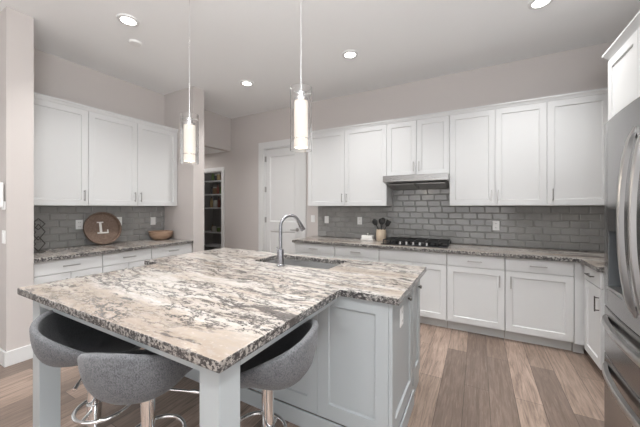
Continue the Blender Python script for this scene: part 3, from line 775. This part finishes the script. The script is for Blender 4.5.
utensil('spatula', 'black turner leaning far right in the beige crock', radians(-4), .52, 'turner')
utensil('slotted_spoon', 'black utensil leaning slightly right in the beige crock', radians(60), .2, 'spoon')
bd = thing('butter_dish', 'white lidded butter dish left of the utensil crock', 'dish', (-1.42, 4.05, CT))
obj('dish_base', boxes((-.095, .095, -.05, .05, .001, .014)), M['ceramic'], bd, bevel=.004)
obj('lid', boxes((-.085, .085, -.042, .042, .0145, .066)), M['ceramic'], bd, bevel=.008)
bm = bmesh.new(); lathe(bm, [(.006, .066), (.006, .078), (.014, .086), (.010, .096), (.001, .098)], n=16, cap=False); obj('knob', bm, M['ceramic'], bd, 50)

# ------------------------------------------------------------------ outlets and switches
def plate(name, label, loc, rz, kind, cat):
    t = thing(name, label, cat, loc, rz)
    obj('cover_plate', boxes((-.037, .037, -.006, -.0003, -.058, .058)), M['plastic'], t, bevel=.002)
    if kind == 'outlet':
        for z in (-.026, .026):
            bm = bmesh.new(); box(bm, -.017, .017, -.0085, -.0062, z - .016, z + .016); s = obj('socket', bm, M['plastic'], t, bevel=.002)
            bm = bmesh.new(); box(bm, -.009, -.006, -.009, -.0086, z - .006, z + .007); box(bm, .006, .009, -.009, -.0086, z - .006, z + .007); obj('slot', bm, M['slot'], s)
    else:
        obj('rocker', boxes((-.016, .016, -.010, -.0062, -.033, .033)), M['plastic'], t, bevel=.002)
TY = YW - .0097
plate('wall_outlet', 'white outlet on the back tiles right of the cooktop', (.198, TY, 1.165), 0, 'outlet', 'outlet')
plate('wall_outlet', 'white outlet on the back tiles left of the crock', (-1.585, TY, 1.185), 0, 'outlet', 'outlet')
plate('light_switch', 'white switch at the left end of the back tiles', (-2.155, TY, 1.19), 0, 'switch', 'switch')
plate('light_switch', 'white switch on the painted wall between door and tiles', (-2.419, YW, 1.20), 0, 'switch', 'switch')
TX = XL + .0097
plate('wall_outlet', 'white outlet on the left tiles, left of the round tray', (TX, 1.675, 1.18), pi / 2, 'outlet', 'outlet')
plate('wall_outlet', 'white outlet on the left tiles partly behind the round tray', (TX, 2.12, 1.20), pi / 2, 'outlet', 'outlet')
plate('light_switch', 'white switch on the left tiles above the wooden bowl', (TX, 2.59, 1.185), pi / 2, 'switch', 'switch')
plate('wall_outlet', 'pale outlet on the right end panel of the island', (IX1 + .0095, 1.80, .72), pi / 2, 'outlet', 'outlet')
plate('light_switch', 'white switch low on the stub wall at the left edge', (-3.665, .885, 1.13), 0, 'switch', 'switch')
ph = thing('wall_phone', 'white cordless handset on a charger at the left edge of the photo', 'phone', (-3.655, .885, 1.39))
obj('cradle', boxes((-.03, .03, -.012, -.0003, -.02, .055)), M['plastic'], ph, bevel=.004)
obj('handset', boxes((-.026, .026, -.034, -.0125, .0, .22)), M['plastic'], ph, bevel=.008, seg=3)

# ------------------------------------------------------------------ pantry shelves and their goods
SHY = 5.05
cols = [((.20, .07, .05), .4), ((.14, .20, .07), .4), ((.38, .28, .14), .5), ((.05, .05, .06), .3), ((.55, .53, .49), .5), ((.22, .14, .08), .3), ((.12, .16, .22), .4)]
GM = [mat('pantry goods %s' % n_, c, r_) for n_, (c, r_) in zip(('red', 'green', 'amber', 'black', 'cream', 'brown', 'blue'), cols)]
cname = ['red', 'green', 'amber', 'black', 'cream', 'brown', 'blue']
levels = [(.42, 'lowest'), (.77, 'second lowest'), (1.385, 'middle'), (1.72, 'second highest'), (2.06, 'top')]
for z, nm in levels:
    t = thing('wire_shelf', 'white wire pantry shelf, %s of the five in the pantry' % nm, 'shelf', (-5.3, SHY + .18, z), 0, 'pantry shelves')
    bm = bmesh.new()
    for k in range(13): tube(bm, [(-.98, -.18 + k * .03, -.004), (.98, -.18 + k * .03, -.004)], .0035, 6)
    for k in range(9): tube(bm, [(-.98 + k * .245, -.18, -.0105), (-.98 + k * .245, .20, -.0105)], .003, 6)
    obj('wire_deck', bm, M['plastic'], t)
    obj('front_lip', boxes((-.98, .98, -.192, -.184, -.03, .001)), M['plastic'], t)
k = 0
kinds_done = set()
for (z, nm) in levels[1:]:
    x = -5.98
    while x < -5.0:
        ci = random.randrange(7); typ = random.choice(['storage_jar', 'glass_bottle', 'food_box', 'storage_jar', 'glass_bottle'])
        wd = random.uniform(.04, .058); hh = random.uniform(.17, .30); yy = SHY + random.uniform(.06, .12)
        word = {'storage_jar': 'jar with a pale lid', 'glass_bottle': 'slim bottle', 'food_box': 'upright box'}[typ]
        t = thing(typ, '%s %s on the %s pantry shelf' % (cname[ci], word, nm), {'storage_jar': 'jar', 'glass_bottle': 'bottle', 'food_box': 'box'}[typ], (x, yy, z + .0005), 0, 'goods on the %s pantry shelf' % nm)
        bm = bmesh.new()
        if typ == 'storage_jar':
            hh *= .7; lathe(bm, [(wd * .95, 0), (wd, .01), (wd, hh * .8), (wd * .8, hh * .86)], n=18); obj('jar_body', bm, GM[ci], t, 40)
            bm = bmesh.new(); lathe(bm, [(wd * .85, hh * .862), (wd * .85, hh)], n=18); obj('lid', bm, GM[4], t, 40)
        elif typ == 'glass_bottle':
            lathe(bm, [(wd * .7, 0), (wd * .75, .01), (wd * .75, hh * .6), (wd * .3, hh * .75), (wd * .28, hh * .92)], n=16); obj('bottle_body', bm, GM[ci], t, 50)
            bm = bmesh.new(); lathe(bm, [(wd * .33, hh * .921), (wd * .33, hh)], n=12); obj('cap', bm, GM[3], t, 40)
        else:
            box(bm, -wd, wd, -.03, .03, 0, hh); obj('carton', bm, GM[ci], t, bevel=.002)
        x += wd * 2 + random.uniform(.012, .03)
